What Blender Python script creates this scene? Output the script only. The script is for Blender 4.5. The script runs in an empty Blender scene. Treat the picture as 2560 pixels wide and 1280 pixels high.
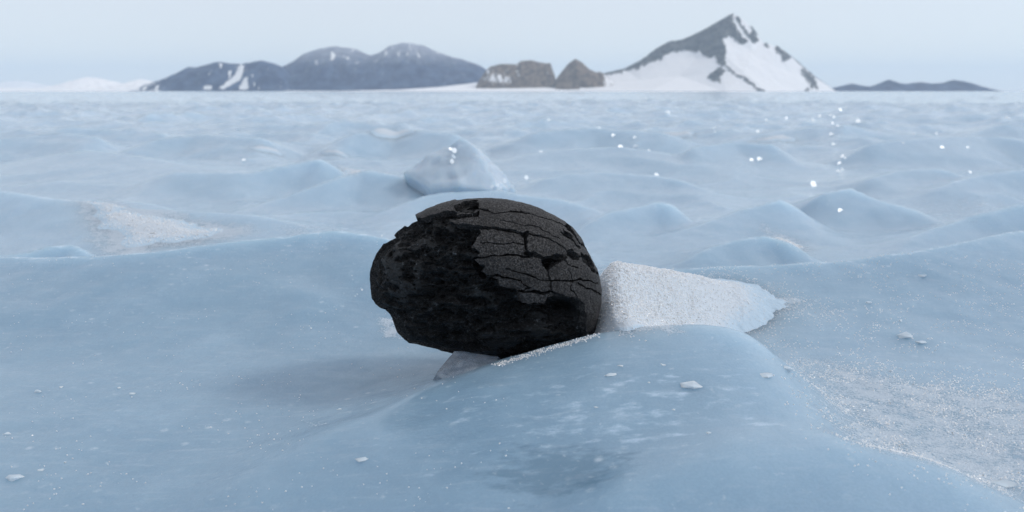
import bpy, math, random
import numpy as np

random.seed(7)
rng = np.random.default_rng(7)
sc = bpy.context.scene
COL = sc.collection
R = math.radians

# ------------------------------------------------------------------ camera
H = 0.145                                  # lens height above the mean ice level, metres
FPX = 2217.0                               # focal length in photo pixels (2560 wide)
HORIZON = 228.0
PITCH = math.atan((640 - HORIZON) / FPX)
cam = bpy.data.cameras.new('camera')
cam.sensor_width = 36.0
cam.lens = 36.0 * FPX / 2560
cam.clip_start = 0.02
cam.clip_end = 200000
cam.dof.use_dof = True
cam.dof.focus_distance = 0.47
cam.dof.aperture_fstop = 17.0
cam_o = bpy.data.objects.new('camera', cam)
cam_o.location = (0, 0, H)
cam_o.rotation_euler = (math.pi / 2 - PITCH, 0, 0)
COL.objects.link(cam_o)
sc.camera = cam_o

# ------------------------------------------------------------------ sky, sun, exposure
SUN_AZ, SUN_EL = 86.0, 40.0                # degrees from +Y towards +X; above the horizon
world = bpy.data.worlds.new('World')
sc.world = world
world.use_nodes = True
wn = world.node_tree
wn.nodes.clear()
sky = wn.nodes.new('ShaderNodeTexSky')
sky.sky_type = 'NISHITA'
sky.sun_disc = False
sky.sun_elevation = R(SUN_EL)
sky.sun_rotation = R(SUN_AZ)
sky.altitude = 1500
sky.air_density = 1.0
sky.dust_density = 0.2
sky.ozone_density = 1.0
bg = wn.nodes.new('ShaderNodeBackground')
bg.inputs['Strength'].default_value = 0.10
wo = wn.nodes.new('ShaderNodeOutputWorld')
veil = wn.nodes.new('ShaderNodeMix'); veil.data_type = 'RGBA'          # thin even cloud over the blue
veil.inputs[0].default_value = 0.62
veil.inputs[7].default_value = (9.6, 9.6, 9.85, 1)
wn.links.new(sky.outputs[0], veil.inputs[6])
wn.links.new(veil.outputs[2], bg.inputs[0])
wn.links.new(bg.outputs[0], wo.inputs[0])

sun = bpy.data.lights.new('sun', 'SUN')
sun.energy = 1.5
sun.angle = R(11.0)
sun.color = (1.0, 0.97, 0.93)
sun_o = bpy.data.objects.new('sun', sun)
sun_o.rotation_euler = (R(90 - SUN_EL), 0, R(180 - SUN_AZ))
sun_o.location = (3, 1, 3)
COL.objects.link(sun_o)
SUN = np.array([math.sin(R(SUN_AZ)) * math.cos(R(SUN_EL)), math.cos(R(SUN_AZ)) * math.cos(R(SUN_EL)), math.sin(R(SUN_EL))])

sc.view_settings.view_transform = 'Standard'
sc.view_settings.look = 'None'
sc.view_settings.exposure = 0.08
sc.view_settings.gamma = 1.0
sc.view_settings.use_curve_mapping = False
sc.cycles.use_denoising = True
sc.cycles.sample_clamp_indirect = 4.0
sc.cycles.volume_bounces = 2

# ------------------------------------------------------------------ helpers
def at(px, py, y):
    """the point seen at photo pixel (px, py) at plan distance y metres"""
    X = (px - 1280) / FPX
    Y = -(py - 640) / FPX
    dy = math.cos(PITCH) + Y * math.sin(PITCH)
    dz = -math.sin(PITCH) + Y * math.cos(PITCH)
    return np.array([X / dy * y, y, H + dz / dy * y])

def project(P):
    d = P - np.array([0, 0, H])
    fw = d[..., 1] * math.cos(PITCH) - d[..., 2] * math.sin(PITCH)
    up = d[..., 1] * math.sin(PITCH) + d[..., 2] * math.cos(PITCH)
    return 1280 + FPX * d[..., 0] / fw, 640 - FPX * up / fw

PERM = np.arange(256); np.random.default_rng(3).shuffle(PERM); PERM = np.concatenate([PERM, PERM, PERM])
_g = np.random.default_rng(5).normal(size=(256, 3)); _g /= np.linalg.norm(_g, axis=1)[:, None]
def perlin(x, y, z):
    x, y, z = np.broadcast_arrays(np.asarray(x, float), np.asarray(y, float), np.asarray(z, float))
    xi, yi, zi = np.floor(x).astype(int), np.floor(y).astype(int), np.floor(z).astype(int)
    xf, yf, zf = x - xi, y - yi, z - zi
    u, v, w = [t * t * t * (t * (t * 6 - 15) + 10) for t in (xf, yf, zf)]
    def g(i, j, k):
        h = PERM[PERM[PERM[(xi + i) & 255] + ((yi + j) & 255)] + ((zi + k) & 255)]
        q = _g[h]
        return q[..., 0] * (xf - i) + q[..., 1] * (yf - j) + q[..., 2] * (zf - k)
    l = lambda a, b, t: a + (b - a) * t
    return 1.5 * l(l(l(g(0,0,0), g(1,0,0), u), l(g(0,1,0), g(1,1,0), u), v),
                   l(l(g(0,0,1), g(1,0,1), u), l(g(0,1,1), g(1,1,1), u), v), w)
def fbm(x, y, z, o=4, gain=0.5, ridged=False):
    s, a, f, n = 0, 1.0, 1.0, 0
    for i in range(o):
        p = perlin(x * f + 17.3 * i, y * f + 5.1 * i, z * f)
        s = s + a * (1 - 2 * np.abs(p) if ridged else p)
        n += a; a *= gain; f *= 2.03
    return s / n
def smooth(a, b, x):
    t = np.clip((x - a) / (b - a), 0, 1)
    return t * t * (3 - 2 * t)
def inside(poly, x, y):
    poly = np.asarray(poly, float)
    r = np.zeros(np.shape(x), bool)
    n = len(poly)
    for i in range(n):
        x1, y1 = poly[i]; x2, y2 = poly[(i + 1) % n]
        if y1 == y2: continue
        c = ((y1 > y) != (y2 > y)) & (x < (x2 - x1) * (y - y1) / (y2 - y1) + x1)
        r ^= c
    return r
def polydist(line, x, y, closed=False):
    line = np.asarray(line, float)
    d = np.full(np.shape(x), 1e9)
    n = len(line)
    for i in range(n if closed else n - 1):
        a, b = line[i, :2], line[(i + 1) % n, :2]
        e = b - a
        t = np.clip(((x - a[0]) * e[0] + (y - a[1]) * e[1]) / (e @ e + 1e-12), 0, 1)
        d = np.minimum(d, np.hypot(x - a[0] - t * e[0], y - a[1] - t * e[1]))
    return d

def mesh(name, V, F, m, parent=None, smooth_shade=True, attrs=None):
    """one mesh object from arrays; F is an (n,3) or (n,4) array, or a list of such arrays"""
    me = bpy.data.meshes.new(name)
    V = np.asarray(V, np.float32)
    Fs = F if isinstance(F, list) else [F]
    Fs = [np.asarray(f, np.int32) for f in Fs if len(f)]
    loops = np.concatenate([f.ravel() for f in Fs])
    tot = np.concatenate([np.full(len(f), f.shape[1], np.int32) for f in Fs])
    start = np.concatenate([[0], np.cumsum(tot)[:-1]]).astype(np.int32)
    me.vertices.add(len(V)); me.vertices.foreach_set('co', V.ravel())
    me.loops.add(len(loops)); me.loops.foreach_set('vertex_index', loops)
    me.polygons.add(len(tot)); me.polygons.foreach_set('loop_start', start)
    me.polygons.foreach_set('use_smooth', np.full(len(tot), smooth_shade, bool))
    for k, v in (attrs or {}).items():
        a = me.attributes.new(k, 'FLOAT', 'POINT'); a.data.foreach_set('value', np.asarray(v, np.float32))
    me.update(calc_edges=True)
    me.validate()
    me.materials.append(m)
    o = bpy.data.objects.new(name, me)
    COL.objects.link(o)
    if parent is not None: o.parent = parent
    return o
def tag(o, label=None, cat=None, group=None, kind=None):
    for k, v in (('label', label), ('category', cat), ('group', group), ('kind', kind)):
        if v: o[k] = v
    return o
def empty(name, loc):
    o = bpy.data.objects.new(name, None); o.location = loc; o.empty_display_size = 0.02
    COL.objects.link(o); return o
def grid_faces(nr, nc, wrap=False):
    i, j = np.meshgrid(np.arange(nr - 1), np.arange(nc if wrap else nc - 1), indexing='ij')
    j2 = (j + 1) % nc
    return np.stack([i * nc + j, i * nc + j2, (i + 1) * nc + j2, (i + 1) * nc + j], -1).reshape(-1, 4)

class M:
    """small node-material builder"""
    def __init__(s, name):
        s.m = bpy.data.materials.new(name); s.m.use_nodes = True
        s.t = s.m.node_tree; s.b = s.t.nodes['Principled BSDF']
        s.co = s.n('ShaderNodeTexCoord').outputs['Object']
    def n(s, typ, **kw):
        o = s.t.nodes.new(typ)
        for k, v in kw.items(): setattr(o, k, v)
        return o
    def link(s, a, b): s.t.links.new(a, b)
    def set(s, **kw):
        for k, v in kw.items():
            i = s.b.inputs[k.replace('_', ' ')]
            if hasattr(v, 'links'): s.link(v, i)
            else: i.default_value = v
    def val(s, i, v):
        if hasattr(v, 'links'): s.link(v, i)
        else: i.default_value = v
    def noise(s, scale, detail=4, rough=0.55, stretch=None, dist=0.0, vec=None):
        c = vec or s.co
        if stretch:
            mp = s.n('ShaderNodeMapping'); s.link(c, mp.inputs[0]); mp.inputs['Scale'].default_value = stretch; c = mp.outputs[0]
        o = s.n('ShaderNodeTexNoise'); s.link(c, o.inputs['Vector'])
        o.inputs['Scale'].default_value = scale; o.inputs['Detail'].default_value = detail
        o.inputs['Roughness'].default_value = rough; o.inputs['Distortion'].default_value = dist
        return o.outputs['Fac']
    def voro(s, scale, feature='F1', out='Distance'):
        o = s.n('ShaderNodeTexVoronoi', feature=feature); s.link(s.co, o.inputs['Vector']); o.inputs['Scale'].default_value = scale
        return o.outputs[out]
    def ramp(s, fac, a, b, lo=0.0, hi=1.0):
        o = s.n('ShaderNodeMapRange', interpolation_type='SMOOTHSTEP'); s.link(fac, o.inputs[0])
        for i, v in zip((1, 2, 3, 4), (a, b, lo, hi)): o.inputs[i].default_value = v
        return o.outputs[0]
    def mix(s, fac, a, b):
        o = s.n('ShaderNodeMix', data_type='RGBA'); s.val(o.inputs[0], fac); 
        s.val(o.inputs[6], a if hasattr(a, 'links') else (*a, 1)); s.val(o.inputs[7], b if hasattr(b, 'links') else (*b, 1))
        return o.outputs[2]
    def math(s, op, a, b=0.0):
        o = s.n('ShaderNodeMath', operation=op); s.val(o.inputs[0], a); s.val(o.inputs[1], b); return o.outputs[0]
    def attr(s, name):
        return s.n('ShaderNodeAttribute', attribute_name=name).outputs['Fac']
    def bump(s, h, strength, dist, prev=None):
        o = s.n('ShaderNodeBump'); s.link(h, o.inputs['Height']); o.inputs['Strength'].default_value = strength
        o.inputs['Distance'].default_value = dist
        if prev: s.link(prev, o.inputs['Normal'])
        return o.outputs[0]

# ------------------------------------------------------------------ materials
def ice_material():
    k = M('blue_ice')
    frost = k.attr('frost')
    big = k.noise(3.0, 5, 0.6, (1, 0.6, 1))
    mid = k.noise(22.0, 5, 0.65, (1, 0.7, 1))
    fine = k.noise(260.0, 3, 0.6)
    c = k.mix(k.ramp(big, 0.35, 0.7), (0.212, 0.335, 0.448), (0.258, 0.383, 0.490))
    c = k.mix(k.ramp(mid, 0.45, 0.75, 0, 0.28), c, (0.37, 0.51, 0.63))
    c = k.mix(k.math('MULTIPLY', k.attr('painted_sheen'), k.ramp(k.noise(30.0, 4, 0.6, (1, 0.7, 1)), 0.25, 0.7, 0.75, 1.0)), c, (0.555, 0.695, 0.825))
    blot = k.math('ADD', frost, k.math('MULTIPLY', k.math('SUBTRACT', k.noise(75.0, 5, 0.62, (1, 2.2, 1)), 0.5), 1.5))
    c = k.mix(k.ramp(blot, 0.35, 0.75, 0, 0.75), c, (0.555, 0.695, 0.825))
    dark = k.attr('bare')
    db = k.math('ADD', dark, k.math('MULTIPLY', k.math('SUBTRACT', k.noise(85.0, 6, 0.68, (1, 1.8, 1)), 0.5), 2.1))
    c = k.mix(k.ramp(db, 0.40, 0.95, 0, 0.85), c, (0.145, 0.245, 0.335))
    snow = k.attr('snow')
    sp = k.math('ADD', snow, k.math('MULTIPLY', k.math('SUBTRACT', k.noise(5.0, 6, 0.6, (1, 1.0, 1)), 0.5), 2.0))
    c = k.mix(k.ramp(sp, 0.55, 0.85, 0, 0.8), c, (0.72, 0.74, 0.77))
    c = k.mix(k.ramp(fine, 0.62, 0.78, 0, 0.35), c, (0.60, 0.68, 0.74))
    bub = k.math('MULTIPLY', k.ramp(k.voro(85.0), 0.24, 0.05), k.ramp(k.noise(9.0, 3), 0.46, 0.62))
    c = k.mix(k.math('MULTIPLY', bub, k.ramp(k.noise(300.0, 4, 0.7), 0.35, 0.6, 0.1, 0.75)), c, (0.50, 0.60, 0.68))
    firn = k.attr('firn')
    fm = k.math('ADD', firn, k.math('ADD', k.math('MULTIPLY', k.math('SUBTRACT', k.noise(90.0, 5, 0.7), 0.5), 1.1), k.math('MULTIPLY', k.math('SUBTRACT', k.noise(700.0, 3, 0.7), 0.5), 1.0)))
    fmask = k.math('MULTIPLY', k.ramp(fm, 0.40, 0.72), k.ramp(firn, 0.03, 0.15))
    c = k.mix(fmask, c, (0.53, 0.615, 0.70))
    rgh = k.math('ADD', k.ramp(mid, 0.3, 0.8, 0.10, 0.22), k.math('MULTIPLY', fmask, 0.35))
    k.set(Base_Color=c, Roughness=rgh, IOR=1.31, Subsurface_Weight=k.math('SUBTRACT', 1.0, k.math('MULTIPLY', fmask, 0.9)), Subsurface_Scale=0.09)
    k.b.inputs['Subsurface Radius'].default_value = (0.85, 0.95, 1.0)
    streak = k.noise(150.0, 4, 0.65, (0.35, 1.6, 1))
    c = k.mix(k.ramp(streak, 0.5, 0.8, 0, 0.22), c, (0.50, 0.58, 0.66))
    c = k.mix(k.ramp(k.noise(900.0, 2, 0.6), 0.60, 0.40, 0, 0.12), c, (0.15, 0.24, 0.33))
    k.set(Base_Color=c)
    n = k.bump(k.noise(55.0, 4, 0.6, (1, 0.6, 1)), 0.16, 0.004)
    n = k.bump(k.noise(420.0, 4, 0.65), 0.35, 0.0006, n)
    n = k.bump(k.noise(1200.0, 2, 0.6), 0.25, 0.0003, n)
    n = k.bump(k.math('MULTIPLY', k.voro(1100.0), fmask), 0.8, 0.0009, n)
    k.set(Normal=n)
    return k.m
def snow_material(name, col, glint=True):
    k = M(name)
    f = k.noise(900.0, 3, 0.7)
    c = k.mix(k.ramp(f, 0.35, 0.7), tuple(x * 0.93 for x in col), col)
    th = k.math('ADD', k.attr('thin'), k.math('MULTIPLY', k.math('SUBTRACT', k.noise(300.0, 4, 0.7), 0.5), 0.9))
    c = k.mix(k.math('MULTIPLY', k.ramp(th, 0.5, 1.0), k.ramp(k.attr('thin'), 0.0, 0.2)), c, (0.43, 0.555, 0.665))
    k.set(Base_Color=c, Roughness=0.5, IOR=1.31)
    k.b.inputs['Subsurface Radius'].default_value = (1, 1, 1)
    n = k.bump(k.voro(900.0), 0.3, 0.0006)
    n = k.bump(k.noise(160.0, 4, 0.6), 0.3, 0.002, n)
    k.set(Normal=n)
    return k.m
def crystal_material(name, col, rough, trans=0.0, sss=0.0):
    k = M(name)
    c = k.mix(k.ramp(k.noise(120.0, 3), 0.3, 0.7), tuple(x * 0.85 for x in col), col)
    k.set(Base_Color=c, Roughness=rough, IOR=1.31, Transmission_Weight=trans, Subsurface_Weight=sss, Subsurface_Scale=0.003)
    k.b.inputs['Subsurface Radius'].default_value = (1, 1, 1)
    return k.m
def crust_material():
    k = M('fusion_crust')
    g = k.noise(1000.0, 4, 0.8)
    pat = k.noise(70.0, 5, 0.6)
    c = k.mix(k.ramp(g, 0.42, 0.66), (0.007, 0.007, 0.008), (0.105, 0.102, 0.103))
    c = k.mix(k.ramp(pat, 0.4, 0.7, 0, 0.8), c, (0.016, 0.016, 0.017))
    fl = k.math('MULTIPLY', k.ramp(k.noise(2300.0, 2, 0.6), 0.60, 0.70), k.ramp(pat, 0.25, 0.55))
    c = k.mix(fl, c, (0.17, 0.165, 0.16))
    k.set(Base_Color=c, Roughness=0.55, Specular_IOR_Level=0.25)
    n = k.bump(g, 0.9, 0.0012)
    n = k.bump(k.noise(300.0, 4, 0.6), 0.5, 0.0015, n)
    k.set(Normal=n)
    return k.m
def core_material():
    k = M('broken_interior')
    g = k.noise(500.0, 5, 0.7, (1, 1, 1.8))
    c = k.mix(k.ramp(g, 0.35, 0.7), (0.004, 0.0045, 0.005), (0.026, 0.028, 0.030))
    c = k.mix(k.ramp(k.noise(110.0, 4, 0.6, (1, 1, 1.6)), 0.62, 0.38, 0, 0.85), c, (0.004, 0.0045, 0.005))
    fl = k.math('MULTIPLY', k.ramp(k.noise(620.0, 5, 0.75), 0.54, 0.70), k.ramp(k.noise(80.0, 4, 0.6, (1, 1, 1.7)), 0.46, 0.60))
    c = k.mix(k.math('MULTIPLY', fl, 0.85), c, (0.17, 0.19, 0.21))
    sp = k.math('MULTIPLY', k.ramp(k.noise(1500.0, 2, 0.5), 0.70, 0.76), k.ramp(k.noise(60.0, 3, 0.6), 0.5, 0.62))
    c = k.mix(sp, c, (0.45, 0.46, 0.48))
    k.set(Base_Color=c, Roughness=0.48, Specular_IOR_Level=0.30)
    n = k.bump(k.noise(150.0, 5, 0.65, (1, 1, 1.7)), 0.9, 0.004)
    n = k.bump(g, 0.8, 0.0012, n)
    k.set(Normal=n)
    return k.m
def mountain_material(name, rock, rock2, snow, scale):
    k = M(name)
    f = k.noise(scale, 6, 0.72, (1, 1, 0.4))
    c = k.mix(k.ramp(f, 0.36, 0.64), rock, rock2)
    a = k.math('ADD', k.attr('snow'), k.math('MULTIPLY', k.math('SUBTRACT', k.noise(scale * 2.2, 6, 0.65, (1, 1, 0.35)), 0.5), 0.9))
    c = k.mix(k.math('MULTIPLY', k.attr('mist_tint'), k.ramp(k.noise(scale * 1.5, 6, 0.7, (1, 1, 0.3)), 0.25, 0.7, 0.35, 1.0)), c, (0.46, 0.49, 0.55))  # pale mist fade painted over the rock colour
    c = k.mix(k.ramp(a, 0.42, 0.58), c, snow)
    k.set(Base_Color=c, Roughness=0.85, Specular_IOR_Level=0.2)
    return k.m

ICE = ice_material()
SNOW = snow_material('granular_snow', (0.56, 0.625, 0.69))
GRAIN = crystal_material('snow_crystal', (0.95, 0.96, 0.98), 0.11, 0.0, 1.0)
GLINT = crystal_material('ice_facet', (0.42, 0.52, 0.61), 0.22, 0.0, 1.0)
CHIP = crystal_material('ice_chip_white', (0.50, 0.585, 0.655), 0.28, 0.0, 1.0)
CRUST = crust_material()
CORE = core_material()

# ------------------------------------------------------------------ the ice surface
def y_mid(pts): return sum(q[2] for q in pts) / len(pts)
def ridge(pts, wf, wb, r0=0.004, p=1.5):
    P = np.array([at(*q) for q in pts])
    return P, wf, wb, r0 * (.3 if y_mid(pts) > .66 else 1), p
RIDGES = [
    # the hump in front of the stone, low on the left, high on the right
    ridge([(420,1290,.31),(600,1195,.335),(800,1100,.368),(1000,1010,.402),(1120,960,.418),(1250,906,.432),(1360,872,.440),(1480,840,.446),(1600,820,.45),(1720,812,.452),(1830,822,.45),(1900,850,.446),(1980,905,.438),(2120,1000,.425)], .27, .09, .010, 1.35),
    # a softer fold very near the lens
    ridge([(1350,1300,.29),(1600,1200,.308),(1850,1130,.324),(2100,1120,.327),(2350,1170,.318),(2600,1240,.306)], .09, .07, .025, 1.8),
    # long crest left of the stone
    ridge([(-500,640,.72),(-200,646,.70),(0,645,.695),(230,643,.69),(500,612,.715),(700,590,.735),(850,575,.75),(940,590,.74),(1100,620,.73),(1250,640,.71)], .20, .10, .003),
    # faint swell inside the left basin
    ridge([(150,745,.61),(330,716,.655),(550,710,.668),(720,720,.650),(860,745,.62)], .09, .08, .02, 1.9),
    # little lit crest on the far left
    ridge([(-200,640,.80),(40,632,.80),(110,615,.82),(170,613,.825),(240,642,.80)], .05, .06, .004),
    # crest right of the stone
    ridge([(1480,640,.80),(1560,645,.76),(1680,662,.71),(1900,662,.695),(2100,650,.70),(2300,628,.72),(2560,572,.79),(2900,520,.86),(3300,500,.9)], .17, .10, .003),
    # crest behind, mid right
    ridge([(1520,640,.92),(1640,592,.98),(1750,562,1.0),(1850,525,1.04),(1950,496,1.07),(2050,525,1.05)], .13, .12, .004),
    # knoll upper right
    ridge([(1990,515,1.2),(2060,482,1.2),(2130,470,1.21),(2200,500,1.18),(2360,545,1.1)], .12, .15, .006),
    # long crest at the right border
    ridge([(2180,640,.86),(2300,590,.92),(2420,545,.96),(2560,508,.98),(2800,470,1.0),(3200,450,1.0)], .10, .12, .004),
    # bank with the snow, far left
    ridge([(-400,455,1.12),(-150,462,1.10),(0,475,1.08),(160,497,1.05),(330,522,1.02),(560,532,1.02),(800,548,.98)], .20, .18, .006),
    # hill, upper left
    ridge([(-300,430,1.75),(-100,425,1.8),(0,410,1.82),(120,388,1.85),(230,375,1.88),(400,400,1.8),(560,425,1.7),(720,415,1.75)], .45, .4, .012),
    # crest behind the stone to the left
    ridge([(560,530,1.2),(700,492,1.25),(850,442,1.33),(920,424,1.38),(1000,440,1.36),(1100,465,1.3)], .16, .2, .005),
    # behind the stone
    ridge([(950,520,1.15),(1100,480,1.22),(1250,476,1.22),(1400,500,1.15),(1560,540,1.05)], .18, .15, .008),
    # upper middle right
    ridge([(1280,470,1.45),(1400,435,1.5),(1500,428,1.52),(1650,440,1.5),(1800,470,1.4)], .2, .25, .008),
    ridge([(1230,400,1.9),(1400,372,2.0),(1560,366,2.0),(1750,395,1.9),(1900,405,1.9),(2050,390,1.95)], .3, .3, .008),
    ridge([(380,428,1.5),(480,430,1.5),(620,432,1.5),(780,398,1.58),(860,405,1.55)], .14, .2, .006),
    ridge([(1440,575,1.0),(1540,530,1.06),(1640,505,1.1),(1720,515,1.08)], .10, .12, .006),
    ridge([(2300,480,1.35),(2420,442,1.42),(2560,420,1.48),(2800,415,1.5)], .14, .2, .006),
    ridge([(-100,350,2.3),(60,338,2.4),(150,331,2.45),(280,346,2.35)], .3, .3, .01),
    ridge([(320,352,2.2),(500,335,2.3),(700,346,2.2)], .25, .3, .01),
    ridge([(820,338,2.3),(1000,320,2.5),(1180,338,2.3)], .25, .3, .01),
    ridge([(1280,332,2.4),(1480,318,2.5),(1720,334,2.4)], .25, .3, .01),
    ridge([(1700,372,1.9),(1840,352,2.0),(1980,366,1.95)], .22, .25, .01),
    ridge([(2120,362,2.0),(2280,346,2.1),(2450,338,2.2),(2650,350,2.1)], .25, .3, .01),
    ridge([(1000,560,.95),(1120,545,.97),(1260,556,.95)], .08, .1, .006),
    ridge([(1700,640,.80),(1820,606,.84),(1920,590,.86),(2040,630,.82)], .07, .09, .004),
    ridge([(2150,450,1.5),(2250,425,1.55),(2350,420,1.56),(2450,440,1.5)], .2, .22, .008),
]
def suncups(x, y, cell, seed, warp):
    x = x / cell + warp * perlin(x / cell * 0.7, y / cell * 0.7, seed + .5)
    y = y / cell + warp * perlin(x * 0.7 + 9, y * 0.7, seed + 3.5)
    xi, yi = np.floor(x).astype(int), np.floor(y).astype(int)
    best = np.full(x.shape, 1e9)
    for di in (-1, 0, 1):
        for dj in (-1, 0, 1):
            a, b = xi + di, yi + dj
            h1 = PERM[PERM[(a + seed) & 255] + (b & 255)] / 255.0
            h2 = PERM[PERM[(b + seed * 3 + 77) & 255] + (a & 255)] / 255.0
            best = np.minimum(best, (a + .1 + .8 * h1 - x) ** 2 + (b + .1 + .8 * h2 - y) ** 2 + .0)
    return best
def ground_z(x, y, crest_out=None):
    x = np.asarray(x, float); y = np.asarray(y, float)
    r = np.hypot(x, y)
    zf = -0.016 - .006 * smooth(.8, 1.2, r) + 0.022 * smooth(1.6, 3.5, r)
    w = smooth(1.5, 2.8, r)
    zf = zf + w * (0.046 * (suncups(x, y, .34, 11, .5) * 1.5 - .32) + 0.025 * fbm(x / 1.6, y / 1.6, 2.2, 3) + 0.016 * fbm(x / .22, y / .22, 5.5, 2))
    zf = zf + smooth(.75, 1.3, r) * 0.0105 * (suncups(x, y, .15, 23, .6) * 1.5 - .32)
    zf = zf + smooth(4, 14, r) * 0.07 * fbm(x / 5.0, y / 5.0, 7.7, 3)
    hs = np.zeros_like(zf)
    sel = (r < 3.4) & (y > 0.05)
    if sel.any():
        xs, ys, zb = x[sel], y[sel], zf[sel]
        wx = xs + 0.012 * fbm(xs / .12, ys / .12, 1.3, 3); wy = ys + 0.012 * fbm(xs / .12, ys / .12, 8.3, 3)
        acc = np.zeros_like(xs)
        for P, wf, wb, r0, p in RIDGES:
            far = P[:, 1].mean() > 0.6
            X, Y = (wx, wy) if far else (xs, ys)
            x0, x1 = P[0, 0], P[-1, 0]
            tx = np.linspace(x0 - .3 * (x1 - x0), x1 + .3 * (x1 - x0), 400)
            kr = np.exp(-np.linspace(-2, 2, 21) ** 2); kr /= kr.sum()
            sm = lambda v: np.convolve(np.pad(np.interp(tx, P[:, 0], v), 10, mode='edge'), kr, 'valid')
            yc = np.interp(X, tx, sm(P[:, 1])); zc = np.interp(X, tx, sm(P[:, 2]))
            te = .34 * (x1 - x0)
            ends = smooth(x0 - te * .5, x0 + te * .5, X) * smooth(x1 + te * .5, x1 - te * .5, X)
            dy = Y - yc
            wd = np.where(dy < 0, wf, wb)
            de = np.sqrt(dy * dy + r0 * r0) - r0
            h = np.clip(zc - zb, 0.0, None) * ends * np.clip(1 - de / wd, 0, 1) ** p
            acc += h ** 4
            if crest_out is not None:
                cw = (.0025 + .010 * np.clip(Y - .4, 0, 1))
                crest_out[sel] = np.maximum(crest_out[sel], ends * np.exp(-(dy / cw) ** 2) * np.clip((zc - zb) / .02, 0, 1) * (r0 < .009))
        hs[sel] = acc ** .25
    near = 1 - smooth(0.9, 3.0, r)
    return zf + hs + near * (0.0016 * fbm(x / .10, y / .10, 3.3, 3) + 0.0011 * fbm(x / .045, y / .045, 4.1, 2) + 0.0006 * fbm(x / .018, y / .018, 6.1, 2))
def hit(px, py, ymin=0.15, ymax=30.0):
    """where the sight line through a photo pixel first meets the ice"""
    ys = np.geomspace(ymin, ymax, 900)
    d = at(px, py, 1.0)
    x = d[0] * ys; z = H + (d[2] - H) * ys
    g = ground_z(x, ys)
    k = np.argmax(z < g)
    if k == 0: k = len(ys) - 1
    y0, y1 = ys[k - 1], ys[k]
    f0, f1 = (z - g)[k - 1], (z - g)[k]
    y = y0 + (y1 - y0) * f0 / (f0 - f1 + 1e-12)
    return np.array([d[0] * y, y, float(ground_z(np.array([d[0] * y]), np.array([y]))[0])])

FIRN = [  # places where granular snow is frozen onto the ice: photo outline, feather in metres, cover
    ([(170,500),(260,496),(340,518),(480,545),(640,560),(640,590),(560,604),(400,622),(290,638),(235,620),(205,560)], .045, .80),
    ([(640,560),(850,560),(930,580),(640,604)], .05, .45),
    ([(1975,880),(2090,890),(2300,945),(2480,965),(2660,980),(2750,1100),(2680,1260),(2480,1240),(2330,1190),(2180,1140),(2050,1050)], .035, .62),
    ([(1490,660),(1700,690),(1900,735),(2040,752),(1900,790),(1700,830),(1540,840)], .02, .8),
    ([(1885,550),(1950,566),(2015,598),(2050,628),(1980,622),(1915,602)], .03, .6),
    ([(840,405),(880,420),(975,431),(905,450),(862,438)], .03, .7),
    ([(620,364),(660,360),(710,376),(664,384)], .08, .7), ([(800,370),(840,374),(880,388),(830,390)], .08, .6),
    ([(925,331),(985,326),(1020,338),(960,346)], .15, .7), ([(1660,320),(1690,332),(1740,342),(1690,348)], .15, .65), ([(1890,339),(1970,342),(1950,358),(1910,353)], .15, .65),
    ([(2060,325),(2110,325),(2115,370),(2060,372)], .12, .5), ([(1530,340),(1600,340),(1600,372),(1535,372)], .10, .5), ([(1210,400),(1250,400),(1275,465),(1240,470)], .05, .5), ([(1120,356),(1150,356),(1155,420),(1125,420)], .04, .4),
    ([(1480,836),(1360,870),(1250,905),(1240,912),(1360,882),(1480,848)], .008, .6),
    ([(2250,500),(2560,505),(2700,500),(2600,530),(2300,590)], .04, .4), ([(1740,560),(1950,496),(1960,505),(1760,572)], .03, .4), ([(720,1048),(860,1042),(860,1062),(740,1068)], .01, .45),
    ([(940,790),(1000,790),(1010,850),(950,850)], .01, .7), ([(1700,300),(2100,290),(2560,300),(2560,340),(2100,330)], .6, .3), ([(1050,440),(1250,470),(1330,500),(1180,500),(1040,490)], .05, .42),
]
FARR = 45000.0
rad = np.concatenate([[0.03, 0.08], np.linspace(.14 ** -.5, 3.0 ** -.5, 800) ** -2.0, np.geomspace(3.0, 12.0, 150)[1:], np.geomspace(12.0, FARR, 230)[1:]])
a_in = np.linspace(-42, 42, 620)
a_out = np.linspace(42, 318, 70)[1:-1]
ang = np.radians(np.concatenate([a_in, a_out]))
RR, AA = np.meshgrid(rad, ang, indexing='ij')
gx, gy = RR * np.sin(AA), RR * np.cos(AA)
crest_a = np.zeros_like(gx)
gz = ground_z(gx, gy, crest_a)
gz[RR > 60] *= np.exp(-(RR[RR > 60] - 60) / 400)
gpx, gpy = project(np.stack([gx, gy, gz], -1) + np.array([0, 1e-6, 0]))
front = (gy > 0.1)
hx, hy = at(1450, 1050, .36)[:2]
frost = .62 * crest_a * (1 - .3 * smooth(.5, 1, RR)) + np.exp(-(((gx - .05) / .13) ** 2 + ((gy - .37) / .07) ** 2)) * .36
cus = suncups(gx, gy, .34, 11, .5)
frost = frost + .30 * smooth(.25, .55, cus) * smooth(1.5, 2.6, RR) * smooth(40, 8, RR)
painted_sheen = .22 * smooth(.0, .16, gx) * smooth(.8, .5, RR) * (gy > 0) + smooth(.62, 1.1, RR) * .40 + smooth(1.4, 6, RR) * .34 + .10 * fbm(gx / .3, gy / .3, 3.3, 3) * smooth(.6, 1.2, RR)  # distance haze, sky sheen and sun glare on the right, painted as paler ice
b1 = at(1390, 1190, .325); bare = np.exp(-(((gx - b1[0]) / .034) ** 2 + ((gy - b1[1]) / .026) ** 2)) * 1.0
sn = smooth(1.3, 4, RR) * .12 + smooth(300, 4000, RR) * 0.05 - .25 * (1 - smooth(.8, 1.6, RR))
firn = np.zeros_like(gx)
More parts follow.
